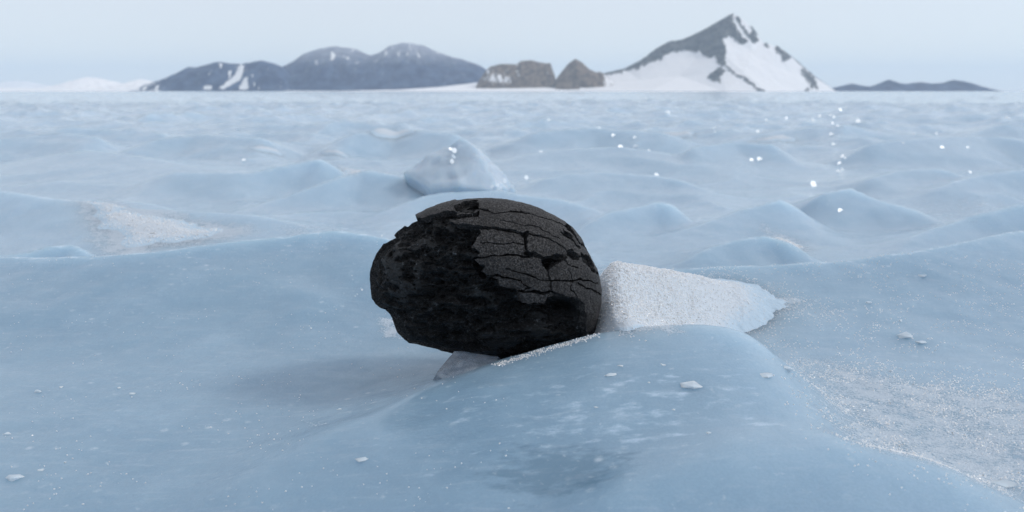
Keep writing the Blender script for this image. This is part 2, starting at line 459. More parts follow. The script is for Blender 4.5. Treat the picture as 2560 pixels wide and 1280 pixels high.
for poly, edge, amt in FIRN:
    W = np.array([hit(*q)[:2] for q in poly])
    bx = (gx > W[:, 0].min() - 2 * edge) & (gx < W[:, 0].max() + 2 * edge) & (gy > W[:, 1].min() - 2 * edge) & (gy < W[:, 1].max() + 2 * edge)
    d = polydist(W, gx[bx], gy[bx], True); d = np.where(inside(W, gx[bx], gy[bx]), d, -d)
    firn[bx] = np.maximum(firn[bx], amt * smooth(-edge, edge, d))
V = np.stack([gx, gy, gz], -1).reshape(-1, 3)
apex = np.array([[0, 0, float(ground_z(np.array([0.]), np.array([0.01]))[0])]])
nc = len(ang)
F = grid_faces(len(rad), nc, True)[:, ::-1]
tri = np.stack([np.full(nc, len(V)), (np.arange(nc) + 1) % nc, np.arange(nc)], -1)
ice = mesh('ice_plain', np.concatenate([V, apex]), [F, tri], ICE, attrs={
    'frost': np.append(frost.ravel(), 0), 'bare': np.append(bare.ravel(), 0), 'snow': np.append(sn.ravel(), 0), 'firn': np.append(firn.ravel(), 0), 'painted_sheen': np.append(np.clip(painted_sheen, 0, 1).ravel(), 0)})
tag(ice, kind='structure', label='rippled pale blue glacier ice reaching to the mountains', )

# ------------------------------------------------------------------ mountains
def range_mesh(name, sky, Y0, depth, mat, snowf, amp=0.10, base=226.0, ncol=420, nrow=70, rough=1.0, mist_tint=None):
    sky = np.array(sky, float)
    px = np.linspace(sky[0, 0], sky[-1, 0], ncol)
    py = np.interp(px, sky[:, 0], sky[:, 1])
    py = py + rough * 2.6 * fbm(px / 22, px * 0 + Y0 / 977, 0, 4) * np.clip((HORIZON - py) / 30, 0, 1)
    x = (px - 1280) / FPX * Y0 / math.cos(PITCH) * 0
    pts = np.array([at(a, b, Y0) for a, b in zip(px, py)])
    h = np.maximum(pts[:, 2], 0)
    t = np.linspace(-1, 1, nrow)
    T, Xc = np.meshgrid(t, pts[:, 0], indexing='ij')
    Hh = np.broadcast_to(h, T.shape)
    Yc = Y0 + T * depth
    s = h.max()
    rid = fbm(Xc / (s * .75), Yc / (s * 1.3), Y0 * .01, 6, .6, True)
    prof = 1 - np.abs(T) ** 1.15
    z = Hh * prof + amp * s * rid * (1 - prof) * prof * 4 * np.clip(Hh / s * 2, 0, 1)
    z = z - 6 * (np.abs(T) > .98)
    V = np.stack([Xc, Yc, z], -1).reshape(-1, 3)
    PX, PY = project(V)
    nz = .6 * fbm(V[:, 0] / (s * .35), V[:, 1] / (s * .5), V[:, 2] / (s * .8), 5, .6) + .8 * fbm(V[:, 0] / (s * .10) + V[:, 2] / (s * .35), V[:, 1] / (s * .5), V[:, 2] / (s * 1.1), 4, .6)
    snow = snowf(PX, PY, V[:, 2] / s, nz)
    at_ = {'snow': snow}
    if mist_tint: at_['mist_tint'] = np.clip(mist_tint(PX, PY, V[:, 2] / s, nz), 0, 1)
    o = mesh(name, V, grid_faces(nrow, ncol), mat, attrs=at_)
    return o

HAZE_BLUE_ROCK = mountain_material('haze_tinted_rock', (0.008, 0.020, 0.075), (0.060, 0.092, 0.175), (0.78, 0.79, 0.80), 0.006)  # dark rock with the blue of the distant air mixed into its colour
GREY_ROCK = mountain_material('grey_mountain_rock', (0.05, 0.053, 0.058), (0.14, 0.138, 0.138), (0.82, 0.82, 0.83), 0.012)
BROWN_ROCK = mountain_material('brown_crag_rock', (0.075, 0.052, 0.038), (0.235, 0.175, 0.13), (0.80, 0.80, 0.81), 0.02)
WHITE = mountain_material('snowfield_snow', (0.76, 0.78, 0.81), (0.82, 0.83, 0.85), (0.88, 0.88, 0.89), 0.004)

# two broad domes, mist over the tops painted into their colour
o = range_mesh('mountain', [(690,225),(700,185),(720,162),(760,134),(800,121),(838,115),(885,121),(925,138),(945,133),(975,114),(1010,106),(1055,112),(1110,136),(1160,150),(1200,163),(1235,190),(1250,225)],
    12800, 1500, HAZE_BLUE_ROCK, lambda X, Y, z, n: 0.12 + .10 * smooth(.35, .95, z) + .85 * np.clip(n, -.3, 1) * smooth(.05, .5, z) + .6 * np.exp(-((X - 832) / 5) ** 2 - ((Y - 136) / 12) ** 2),
    mist_tint=lambda X, Y, z, n: .78 * smooth(.38, .95, z) + .25 * n)
tag(o, 'broad twin domed dark mountain with tops painted paler like mist', kind='structure')
# lower dark ridge with snow gullies
gul = [[(600,160),(612,165),(600,200),(560,222),(545,222),(585,190)], [(608,195),(618,192),(620,222),(600,224)], [(548,158),(556,160),(552,172)], [(570,178),(578,178),(574,200)], [(508,214),(530,214),(528,222),(508,222)]]
def gully(X, Y, z, n):
    wx, wy = X + 6 * n, Y + 3 * n
    s = np.full(X.shape, 0.12) + 1.0 * np.clip(n, 0, 1) + .30 * smooth(430, 390, X)
    for g in gul: s = np.where(inside(g, wx, wy), 0.9, s)
    return s
o = range_mesh('mountain', [(380,224),(395,205),(430,192),(455,178),(470,168),(490,168),(520,160),(548,154),(575,158),(605,160),(635,154),(655,151),(680,157),(705,166),(730,190),(745,225)],
    11800, 800, HAZE_BLUE_ROCK, gully, 0.13)
tag(o, 'low dark blue mountain ridge with white snow gullies down its face', kind='structure')
# pale snow hills far left
o = range_mesh('snow_hill', [(140,225),(170,212),(205,197),(222,192),(245,196),(280,203),(300,212),(330,206),(352,197),(380,203),(400,215),(420,225)], 12300, 900, WHITE, lambda X, Y, z, n: 0.62 + .7 * n, 0.14)
tag(o, 'low white snow hill at the far left below the sky', kind='structure')
o = range_mesh('snow_hill', [(-160,226),(-100,214),(-40,206),(0,207),(35,202),(70,204),(110,214),(180,212),(260,218),(320,225)], 22000, 1500, WHITE, lambda X, Y, z, n: 0.5 + .5 * n, 0.1)
tag(o, 'faint bluish snow hill on the horizon at the left border', kind='structure')
# far blue ridge, right
o = range_mesh('mountain', [(2075,228),(2095,218),(2130,209),(2150,214),(2180,217),(2205,208),(2222,199),(2240,206),(2265,210),(2300,205),(2330,209),(2365,206),(2385,199),(2410,204),(2432,215),(2450,228)], 12500, 700, HAZE_BLUE_ROCK, lambda X, Y, z, n: np.full(X.shape, 0.04) + .2 * np.clip(n, 0, 1), 0.1)
tag(o, 'small hazy blue ridge on the horizon at the right', kind='structure')
o = range_mesh('snowfield', [(-400,222),(0,220),(200,219),(420,221.5),(620,224),(900,226)], 11900, 900, WHITE, lambda X, Y, z, n: 0.85 + .3 * n, 0.02, rough=.3)
tag(o, kind='structure', label='thin bright strip of snow along the horizon on the left')
# snow apron rising to the crags
o = range_mesh('snowfield', [(880,226.5),(1000,224),(1100,217),(1200,206),(1300,200),(1400,194),(1480,188),(1560,182),(1640,186),(1720,196),(1800,212),(1870,224),(1900,226.5)], 11500, 1500, WHITE, lambda X, Y, z, n: 0.85 + .3 * n, 0.04, rough=.4)
tag(o, kind='structure', label='smooth white snowfield sloping up to the crags')
# brown crags
def crag_snow(X, Y, z, n):
    return 0.20 + 0.75 * np.clip(n, -.4, 1) + .35 * np.exp(-(((X - 1235) / 18) ** 2 + ((Y - 195) / 14) ** 2))
o = range_mesh('crag', [(1190,217),(1198,200),(1212,180),(1228,165),(1250,160),(1270,159),(1290,162),(1303,152),(1325,150),(1345,155),(1362,158),(1376,157),(1382,175),(1390,205),(1400,216)], 10700, 420, BROWN_ROCK, crag_snow, 0.22)
tag(o, 'jagged brown rock crag patched with snow at the foot of the snowfield', kind='structure')
o = range_mesh('crag', [(1385,206),(1405,178),(1420,160),(1438,146),(1455,156),(1472,172),(1490,180),(1500,178),(1512,190),(1530,204)], 10500, 380, BROWN_ROCK, lambda X, Y, z, n: 0.02 + .5 * np.clip(n, 0, 1) + .5 * smooth(1495, 1520, X), 0.2)
tag(o, 'small pointed brown rock peak standing in the snowfield', kind='structure')

# the high peak: a triangulated massif with a front rib
YP = 11000.0
K = {'S':(1830,34,0),'L1':(1785,60,0),'L2':(1745,82,0),'L3':(1700,102,0),'L4':(1672,104,0),'L5':(1640,122,0),'L6':(1600,152,-50),'L7':(1560,172,-50),'L8':(1490,188,0),
     'R1':(1862,52,0),'R2':(1888,82,0),'R3':(1908,106,0),'R4':(1945,118,0),'R5':(1985,150,0),'R6':(2030,190,0),'R7':(2095,231,0),
     'F1':(1808,92,-330),'F2':(1812,140,-640),'F3':(1806,182,-900),'F4':(1815,231,-1350),
     'G1':(1860,180,-900),'G2':(1915,231,-1250),'B1':(1700,190,-700),'B2':(1600,200,-600),'B3':(1500,208,-500),'B0':(1440,229,-1100),'B4':(1620,231,-1500),
     'C1':(1880,130,-330),'C2':(1940,170,-400),'C3':(2010,231,-650),'D1':(1740,145,-350),'D2':(1660,150,-260),
     'X':(1830,232,1500),'XL':(1500,232,1300),'XR':(2080,232,1000)}
T_ = ['S L1 F1','L1 L2 F1','L2 D1 F1','L2 L3 D1','L3 L4 D2','L3 D2 D1','L4 L5 D2','L5 L6 D2','D1 F2 F1','D1 B1 F2','B1 F3 F2','D2 B1 D1','D2 B2 B1','L6 B2 D2','L6 L7 B2','L7 B3 B2','L7 L8 B3',
      'B1 F4 F3','B1 B4 F4','B2 B4 B1','B3 B4 B2','B3 B0 B4','L8 B0 B3',
      'S F1 R1','F1 C1 R1','R1 C1 R2','R2 C1 R3','F1 F2 C1','R3 C1 R4','C1 C2 R4','R4 C2 R5','R5 C2 R6','F2 G1 C1','C1 G1 C2','F2 F3 G1','F3 F4 G1','F4 G2 G1','G1 G2 C3','G1 C3 C2','C2 C3 R6','C3 R7 R6',
      'S R1 X','R1 R2 X','R2 R3 X','R3 R4 X','R4 R5 XR','R4 XR X','R5 R6 XR','R6 R7 XR','S X L1','L1 X L2','L2 X L3','L3 X L4','L4 XL L5','L4 X XL','L5 XL L6','L6 XL L7','L7 XL L8','L8 XL B0']
KP = {k: at(a, b, YP + d) for k, (a, b, d) in K.items()}
n = 46
ii, jj = np.meshgrid(np.arange(n + 1), np.arange(n + 1), indexing='ij')
ok = ii + jj <= n
idx = -np.ones((n + 1, n + 1), int); idx[ok] = np.arange(ok.sum())
u, v = ii[ok] / n, jj[ok] / n
t1 = [(idx[i, j], idx[i + 1, j], idx[i, j + 1]) for i in range(n) for j in range(n - i)]
t2 = [(idx[i + 1, j], idx[i + 1, j + 1], idx[i, j + 1]) for i in range(n) for j in range(n - i - 1)]
tl = np.array(t1 + t2)
allV, allF = [], []
for q, s in enumerate(T_):
    a, b, c = [KP[k] for k in s.split()]
    allV.append(a + np.outer(u, b - a) + np.outer(v, c - a)); allF.append(tl + q * len(u))
Vm = np.concatenate(allV); Fm = np.concatenate(allF)
key, first, inv = np.unique(np.round(Vm / 0.5).astype(np.int64), axis=0, return_index=True, return_inverse=True)
inv = inv.ravel()
Vm = Vm[first]; Fm = inv[Fm]
Fm = Fm[(Fm[:, 0] != Fm[:, 1]) & (Fm[:, 1] != Fm[:, 2]) & (Fm[:, 0] != Fm[:, 2])]
MX, MY = project(Vm)
nz = fbm(Vm[:, 0] / 160, Vm[:, 1] / 160, Vm[:, 2] / 240, 5, .6)
ROCKS = [
    [(1832,34),(1785,55),(1745,78),(1700,98),(1672,100),(1640,116),(1600,148),(1560,168),(1500,184),(1490,195),(1540,184),(1590,172),(1625,158),(1650,148),(1668,134),(1690,132),(1712,126),(1738,130),(1752,128),(1768,148),(1780,140),(1792,160),(1808,166),(1815,160),(1812,120),(1806,92),(1830,96),(1852,112),(1868,108),(1846,80),(1834,52)],
    [(1838,44),(1846,42),(1862,70),(1880,84),(1896,104),(1880,110),(1866,92),(1850,66)],
    [(1872,62),(1884,70),(1894,90),(1884,88)],
    [(1930,104),(1945,112),(1962,128),(1976,140),(1972,148),(1958,156),(1950,142),(1938,124)],
    [(1908,96),(1914,98),(1922,120),(1916,118)],
    [(2000,168),(2020,180),(2034,196),(2046,220),(2040,226),(2026,212),(2010,190)],
    [(1766,196),(1776,182),(1792,172),(1804,166),(1812,176),(1800,190),(1802,208),(1788,206),(1774,204)],
    [(1806,160),(1816,164),(1842,186),(1862,196),(1884,210),(1900,218),(1914,229),(1898,229),(1880,216),(1856,200),(1830,184)],
    [(2010,222),(2022,220),(2028,228),(2012,230)]]
wx, wy = MX + 10 * nz + 9 * fbm(Vm[:, 0] / 40, Vm[:, 1] / 60, Vm[:, 2] / 60, 3, .6), MY + 12 * fbm(Vm[:, 0] / 60, Vm[:, 1] / 200, Vm[:, 2] / 300, 4, .6)
sn = np.full(len(Vm), 0.92)
for r_ in ROCKS: sn = np.where(inside(r_, wx, wy), 0.16, sn)
sn = np.where(Vm[:, 1] > YP + 40, .35 + nz, sn)
rockiness = (sn < .5)
disp = 22 * fbm(Vm[:, 0] / 260, Vm[:, 1] / 260, Vm[:, 2] / 260, 3, .5) + np.where(rockiness, 34, 3) * fbm(Vm[:, 0] / 110, Vm[:, 1] / 110, Vm[:, 2] / 110, 4, .6, True)
edge = np.clip((230 - MY) / 25, 0, 1)
Vm = Vm + np.stack([0.25 * disp * edge, -0.9 * disp * edge, 0.35 * disp * edge], -1)
peak = mesh('mountain', Vm, Fm, GREY_ROCK, attrs={'snow': sn})
tag(peak, 'tall pointed grey rock peak with bright snow on its right face', kind='structure')

# ------------------------------------------------------------------ air
hz = mesh('haze', [(x, y, z) for x in (-47000, 47000) for y in (-47000, 47000) for z in (-1.3, 1250)],
          np.array([(0,1,3,2),(4,6,7,5),(0,4,5,1),(2,3,7,6),(0,2,6,4),(1,5,7,3)]), None or bpy.data.materials.new('thin_haze'), smooth_shade=False)
hm = hz.data.materials[0]; hm.use_nodes = True; ht = hm.node_tree; ht.nodes.clear()
pv = ht.nodes.new('ShaderNodeVolumePrincipled'); ho = ht.nodes.new('ShaderNodeOutputMaterial')
pv.inputs['Color'].default_value = (0.76, 0.885, 1.0, 1); pv.inputs['Density'].default_value = 3.2e-5; pv.inputs['Anisotropy'].default_value = 0.1
ht.links.new(pv.outputs[0], ho.inputs['Volume'])
tag(hz, kind='stuff', label='thin pale haze over the ice plain')

# ------------------------------------------------------------------ the stone
YC = 0.487
def cpx(c): return (880 + c[0] / 2.6662, 460 + c[1] / 2.6662)
OUT = [(422,205),(500,165),(600,128),(690,105),(702,112),(760,100),(830,95),(920,93),(1030,103),(1130,125),(1250,165),(1350,210),(1420,250),(1470,290),(1520,350),(1550,410),(1570,450),(1600,500),(1630,560),(1648,610),(1656,660),(1663,700),(1657,790),(1642,880),(1618,975),(1590,1040),(1500,1085),(1380,1120),(1250,1155),(1120,1182),(1000,1184),(960,1178),(900,1168),(830,1156),(740,1142),(690,1130),(640,1122),(590,1110),(560,1098),(500,1088),(440,1070),(380,1062),(340,1030),(300,985),(285,940),(270,890),(250,860),(225,836),(190,826),(160,800),(135,760),(125,700),(122,640),(125,570),(140,520),(160,470),(190,430),(213,398),(228,396),(258,378),(296,360),(284,344),(310,315),(358,278),(372,290),(400,265),(438,247)]
C0 = np.array([900., 640.])
NA, NB = 1000, 420
al = np.linspace(0, 2 * np.pi, NA, endpoint=False)
Rr = np.zeros(NA)
for i in range(len(OUT)):
    a = np.array(OUT[i], float) - C0; b = np.array(OUT[(i + 1) % len(OUT)], float) - C0
    dx, dy = np.cos(al), np.sin(al)
    den = dx * (b[1] - a[1]) - dy * (b[0] - a[0])
    with np.errstate(divide='ignore', invalid='ignore'):
        tt = (a[0] * (b[1] - a[1]) - a[1] * (b[0] - a[0])) / den
        ss = (a[0] * dy - a[1] * dx) / den
    good = (tt > 0) & (ss >= -1e-6) & (ss <= 1 + 1e-6)
    Rr = np.where(good, np.maximum(Rr, tt), Rr)
Rr = Rr + 3 * fbm(np.cos(al) * 14, np.sin(al) * 14, 0, 3)
be = np.concatenate([np.linspace(0.0, np.pi / 2, 270), np.linspace(np.pi / 2, np.pi, 121)[1:]])
NB = len(be)
CEN = at(*cpx(C0), YC)
VIEW = np.array([0, 0, H]) - CEN; VIEW /= np.linalg.norm(VIEW)
SIL = np.array([at(*cpx(C0 + r * np.array([math.cos(a), math.sin(a)])), YC) for a, r in zip(al, Rr)]) - CEN
Bg, Ag = np.meshgrid(be, np.arange(NA), indexing='ij')
rho = np.sin(Bg)[..., None]
rho_soft = (np.sin(Bg) ** 0.94)[..., None]
mean_sil = np.linalg.norm(SIL, axis=1).mean()
# towards the middle the outline's notches fade into a round body
rs = np.linalg.norm(SIL, axis=1); ker = np.exp(-np.linspace(-2, 2, 121) ** 2); ker /= ker.sum()
rsm = np.convolve(np.concatenate([rs[-60:], rs, rs[:60]]), ker, 'valid')
blend = smooth(0.80, 0.99, np.sin(Bg))[..., None]
DIR = SIL / rs[:, None]
plane = (DIR * rsm[:, None])[None] * rho * (1 - blend) + SIL[None] * rho * blend
DEP_F, DEP_B = 0.042, 0.046
dep = np.where(Bg < np.pi / 2, DEP_F, DEP_B) * np.cos(Bg)
SH = CEN + plane + VIEW * dep[..., None]
qx, qy = project(SH)
cx, cy = (qx - 880) * 2.6662, (qy - 460) * 2.6662
NX, NY, NZ = SH[..., 0], SH[..., 1], SH[..., 2]
wn1 = fbm(NX / .009, NY / .009, NZ / .009, 4, .55); wn2 = fbm(NX / .009 + 31, NY / .009, NZ / .009, 4, .55)
wn3 = fbm(NX / .003, NY / .003, NZ / .003, 3, .6)
wx, wy = cx + 34 * wn1 + 9 * wn3, cy + 24 * wn2 + 7 * wn3
CRUSTP = [(400,215),(440,228),(540,196),(640,178),(700,182),(700,204),(650,225),(640,262),(700,270),(765,262),(838,292),(868,330),(812,372),(790,420),(850,452),(812,500),(880,540),(850,575),(905,606),(985,640),(985,682),(1060,700),(1120,712),(1130,792),(1200,800),(1292,800),(1312,752),(1400,742),(1510,765),(1558,800),(1562,900),(1558,1020),(1590,1100),(1800,1100),(1800,0),(300,0),(380,200)]
crust = inside(CRUSTP, wx, wy)
TAB = [(265,365),(300,330),(360,285),(300,250),(240,330)]
HOLES = [[(740,118),(832,108),(838,170),(800,188),(700,180),(690,150)], [(1270,496),(1290,478),(1350,466),(1418,470),(1424,500),(1360,545),(1312,582),(1268,545)],
         [(1428,436),(1462,432),(1505,470),(1512,505),(1470,500),(1432,470)], [(1528,452),(1570,478),(1608,530),(1626,580),(1600,582),(1560,540),(1530,500)],
         [(1410,300),(1440,318),(1478,352),(1470,362),(1420,330)], [(1425,262),(1450,268),(1480,318),(1470,330),(1440,300)], [(1110,316),(1176,322),(1172,352),(1136,350)],
         [(640,240),(700,210),(760,196),(850,182),(840,215),(760,215),(690,240)]]
for h_ in HOLES: crust &= ~inside(h_, wx, wy)
CRACKS = [([(1000,236),(1100,252),(1250,292),(1385,362)], 4), ([(1040,560),(1160,602),(1260,640),(1330,645)], 5), ([(1330,640),(1450,652),(1560,640),(1640,660)], 5), ([(1180,335),(1300,362),(1425,430)], 5), ([(860,388),(960,398),(1080,384),(1155,402)], 4), ([(1440,560),(1470,610),(1450,700),(1500,760)], 5), ([(830,170),(900,180),(960,191),(1050,184),(1150,193),(1260,216),(1350,241),(1440,285)], 6), ([(830,296),(900,294),(940,290),(1000,301),(1060,312),(1170,326)], 13),
          ([(1150,345),(1168,380),(1160,420),(1172,458)], 16), ([(1165,455),(1230,476),(1290,490)], 24), ([(1420,490),(1435,470),(1430,440)], 10), ([(820,492),(900,482),(980,470),(1100,472),(1160,490),(1235,472)], 9),
          ([(1500,490),(1520,480),(1540,470)], 9), ([(1600,560),(1640,600),(1670,640)], 8), ([(860,600),(960,612),(1040,627),(1130,640),(1180,690),(1135,712)], 8), ([(1120,710),(1200,722),(1280,736),(1330,712),(1400,746)], 11),
          ([(1310,575),(1320,640),(1330,712)], 7), ([(1440,290),(1520,380),(1560,430)], 7), ([(1510,660),(1560,690),(1620,720),(1670,740)], 6), ([(1390,320),(1480,385),(1525,430)], 6), ([(1400,490),(1440,530),(1500,560)], 5)]
for ln, w_ in CRACKS:
    crust &= ~(polydist(ln, wx, wy) < w_ * .66 * np.clip(.9 + 1.6 * wn2, .15, 2.2))
back = Bg > (np.pi / 2 - 0.075 + 0.05 * wn1)
crust = np.where(Bg < np.pi / 2 - .02, crust | back & ~inside([(200,860),(1300,820),(1540,1000),(1500,1300),(200,1300)], cx, cy), True)
cell = crust[:-1] & crust[1:] & np.roll(crust, -1, 1)[:-1] & np.roll(crust, -1, 1)[1:]
# connected plates
lab = np.where(cell, np.arange(cell.size).reshape(cell.shape) + 1, 0)
def spread(l):
    for _ in range(4000):
        o = l
        for ax in (0, 1):
            for s in (1, -1):
                r_ = np.roll(l, s, ax)
                if ax == 0:
                    r_ = r_.copy(); r_[0 if s == 1 else -1] = 0
                l = np.where(cell, np.maximum(l, r_), 0)
        # fast sweep
        if (o == l).all(): break
    return l
def components(cell):
    n0, n1 = cell.shape
    par = np.arange(n0 * n1)
    def find(a):
        while par[a] != a:
            par[a] = par[par[a]]; a = par[a]
        return a
    A = np.arange(n0 * n1).reshape(n0, n1)
    # union by row runs first
    for i in range(n0):
        row = cell[i]
        if not row.any(): continue
        st = np.flatnonzero(row & ~np.roll(row, 1)) if not row.all() else np.array([0])
        for s in st:
            j = s; root = A[i, s]
            while row[(j + 1) % n1] and (j + 1) % n1 != s:
                j = (j + 1) % n1; par[A[i, j]] = root
    for i in range(n0 - 1):
        both = cell[i] & cell[i + 1]
        prev = None
        for j in np.flatnonzero(both & ~(np.roll(both, 1) & np.roll(cell[i], 1))) if not both.all() else [0]:
            a, b = find(A[i, j]), find(A[i + 1, j])
            if a != b: par[a] = b
        for j in np.flatnonzero(both & ~np.roll(both, 1)):
            a, b = find(A[i, j]), find(A[i + 1, j])
            if a != b: par[a] = b
    out = np.zeros(cell.shape, int)
    for i, j in zip(*np.nonzero(cell)): out[i, j] = find(A[i, j]) + 1
    return out
lab = components(cell)
ids, cnt = np.unique(lab[lab > 0], return_counts=True)
# surfaces
inward = -(plane + VIEW * dep[..., None]); inward /= np.linalg.norm(inward, axis=-1)[..., None] + 1e-9
grain = 0.00035 * fbm(NX / .0022, NY / .0022, NZ / .0022, 3, .6) + 0.0006 * fbm(NX / .02, NY / .02, NZ / .02, 3)
OUTER = SH - inward * grain[..., None]
cr = crust.astype(float)
for _ in range(14):
    cr = (cr + np.roll(cr, 1, 1) + np.roll(cr, -1, 1) + np.vstack([cr[:1], cr[:-1]]) + np.vstack([cr[1:], cr[-1:]])) / 5
for _ in range(10):
    for s in (4, -4): cr = .5 * cr + .25 * np.roll(cr, s, 1) + .25 * np.vstack([cr[max(s, 0):], cr[-1:].repeat(abs(s), 0)])[:NB] if s > 0 else cr
crs = crust.astype(float)
for _ in range(4):
    crs = (crs + np.roll(crs, 1, 1) + np.roll(crs, -1, 1) + np.vstack([crs[:1], crs[:-1]]) + np.vstack([crs[1:], crs[-1:]])) / 5
face = np.clip(np.cos(Bg), 0, 1)
rough1 = fbm(NX / .020, NY / .020, NZ / .011, 5, .6, True)
rough2 = fbm(NX / .006, NY / .006, NZ / .0035, 4, .6)
strata = fbm(NX / .05, NY / .05, NZ / .004, 3, .6)
cv = (1 - smooth(.25, .95, cr))
carve = 0.0024 + cv * (0.0050 - 0.0065 * rough1 + 0.0040 * rough2 + 0.0020 * strata + 0.006 * fbm(NX / .030, NY / .030, NZ / .022, 2))
carve = np.clip(carve, 0.0016, None)
# undercut below the crust's lower lip
low = smooth(720, 860, cy) * smooth(1000, 860, cx * 0 + cy) * smooth(1000, 1250, cx) * smooth(1570, 1545, cx)
carve = carve + 0.006 * low * cv
soft = smooth(0.0, 0.55, face)
COREV = SH + inward * (0.0016 + .0008 * (1 - face) + (carve - .0016) * .45)[..., None] - VIEW * ((carve * soft * .85))[..., None]
COREV = COREV + inward * (0.0009 * rough2 * (1 - crs) * (1 - soft))[..., None]

BASE = hit(1235, 960)
BASE = np.array([at(1250, 900, YC)[0], YC, at(1250, 903, YC)[2]])
stone = empty('meteorite', BASE)
tag(stone, 'black rounded meteorite with cracked crust resting on the blue ice', 'meteorite')
Fg = grid_faces(NB, NA, True)
core_o = mesh('broken_core', COREV.reshape(-1, 3) - BASE, Fg, CORE, stone)
lf = lab.reshape(-1)
nplates = 0
order = ids[np.argsort(-cnt)]
for pid in order:
    c_ = (lab == pid)
    if c_.sum() < 70: continue
    nplates += 1
    fi = Fg[c_.reshape(-1)]
    # border edges: cell sides whose neighbour is not of this plate
    up = c_ & ~np.vstack([np.zeros((1, NA), bool), c_[:-1]]); dn = c_ & ~np.vstack([c_[1:], np.zeros((1, NA), bool)])
    le = c_ & ~np.roll(c_, 1, 1); ri = c_ & ~np.roll(c_, -1, 1)
    E = []
    for mask_, (p_, q_) in ((up, (1, 0)), (dn, (3, 2)), (le, (0, 3)), (ri, (2, 1))):
        E.append(Fg[mask_.reshape(-1)][:, [p_, q_]])
    E = np.concatenate(E)
    E = E[(E[:, 0] >= NA) | (E[:, 1] >= NA)]
    lift = 0.0 if nplates == 1 else random.uniform(-.0007, .0010)
    ov = OUTER.reshape(-1, 3) - inward.reshape(-1, 3) * lift
    iv = SH.reshape(-1, 3) + inward.reshape(-1, 3) * .0042
    used = np.unique(fi); rem = np.full(NB * NA, -1); rem[used] = np.arange(len(used))
    eb = np.unique(E); rem2 = np.full(NB * NA, -1); rem2[eb] = len(used) + len(eb) + np.arange(len(eb)); rem3 = np.full(NB * NA, -1); rem3[eb] = len(used) + np.arange(len(eb))
    Vp = np.concatenate([ov[used], ov[eb], iv[eb]])
    side = np.stack([rem3[E[:, 0]], rem3[E[:, 1]], rem2[E[:, 1]], rem2[E[:, 0]]], -1)
    mesh('crust_plate', Vp - BASE, [rem[fi], side], CRUST, stone)
print('plates', nplates)

# ------------------------------------------------------------------ loose ice and snow
def lump(size, seed, flat=1.0, n=16):
    """an angular broken piece: convex hull of random points"""
    import bmesh
    r_ = np.random.default_rng(seed)
    p = r_.normal(size=(n, 3)); p /= np.linalg.norm(p, axis=1)[:, None]
    p *= r_.uniform(.45, 1.10, (n, 1)); p *= np.array(size) * np.array([1, 1, flat])
    bm = bmesh.new()
    for q in p: bm.verts.new(q)
    res = bmesh.ops.convex_hull(bm, input=bm.verts[:])
    bmesh.ops.delete(bm, geom=[v for v in bm.verts if not v.link_faces], context='VERTS')
    bm.verts.index_update()
    V = np.array([v.co[:] for v in bm.verts]); F = [np.array([[v.index for v in f.verts] for f in bm.faces])]
    bm.free()
    return V, F
def plan_grid(poly_px, step, margin=0.01, ymin=.15):
    W = np.array([hit(a, b, ymin)[:2] for a, b in poly_px]) if not isinstance(poly_px, np.ndarray) else poly_px
    x0, y0 = W.min(0) - margin; x1, y1 = W.max(0) + margin
    nx, ny = max(4, int((x1 - x0) / step)), max(4, int((y1 - y0) / step))
    X, Y = np.meshgrid(np.linspace(x0, x1, nx), np.linspace(y0, y1, ny))
    d = polydist(W, X, Y, True)
    d = np.where(inside(W, X, Y), d, -d)
    return X, Y, d
def keep_cells(mask, V):
    ny, nx = mask.shape
    F = grid_faces(ny, nx)
    k = mask[:-1, :-1] | mask[1:, :-1] | mask[:-1, 1:] | mask[1:, 1:]
    F = F[k.reshape(-1)]
    used = np.unique(F); rem = np.full(ny * nx, -1); rem[used] = np.arange(len(used))
    return V.reshape(-1, 3)[used], rem[F]
OCT_V = np.array([(1,0,0),(-1,0,0),(0,1,0),(0,-1,0),(0,0,1),(0,0,-1)], float)
OCT_F = np.array([(0,2,4),(2,1,4),(1,3,4),(3,0,4),(2,0,5),(1,2,5),(3,1,5),(0,3,5)])
def rand_rot(k):
    q = rng.normal(size=(k, 4)); q /= np.linalg.norm(q, axis=1)[:, None]
    w, x, y, z = q.T
    return np.stack([1-2*(y*y+z*z), 2*(x*y-z*w), 2*(x*z+y*w), 2*(x*y+z*w), 1-2*(x*x+z*z), 2*(y*z-x*w), 2*(x*z-y*w), 2*(y*z+x*w), 1-2*(x*x+y*y)], -1).reshape(k, 3, 3)
def grains(name, P, size, mat, parent=None, flat=.6):
    k = len(P)
    s = size * rng.uniform(.5, 1.4, (k, 1, 1))
    base = OCT_V[None] * np.array([1, .8, flat]) * s
    V = np.einsum('kij,kvj->kvi', rand_rot(k), base) + P[:, None, :]
    F = (OCT_F[None] + 6 * np.arange(k)[:, None, None]).reshape(-1, 3)
    return mesh(name, V.reshape(-1, 3), F, mat, parent, smooth_shade=False)
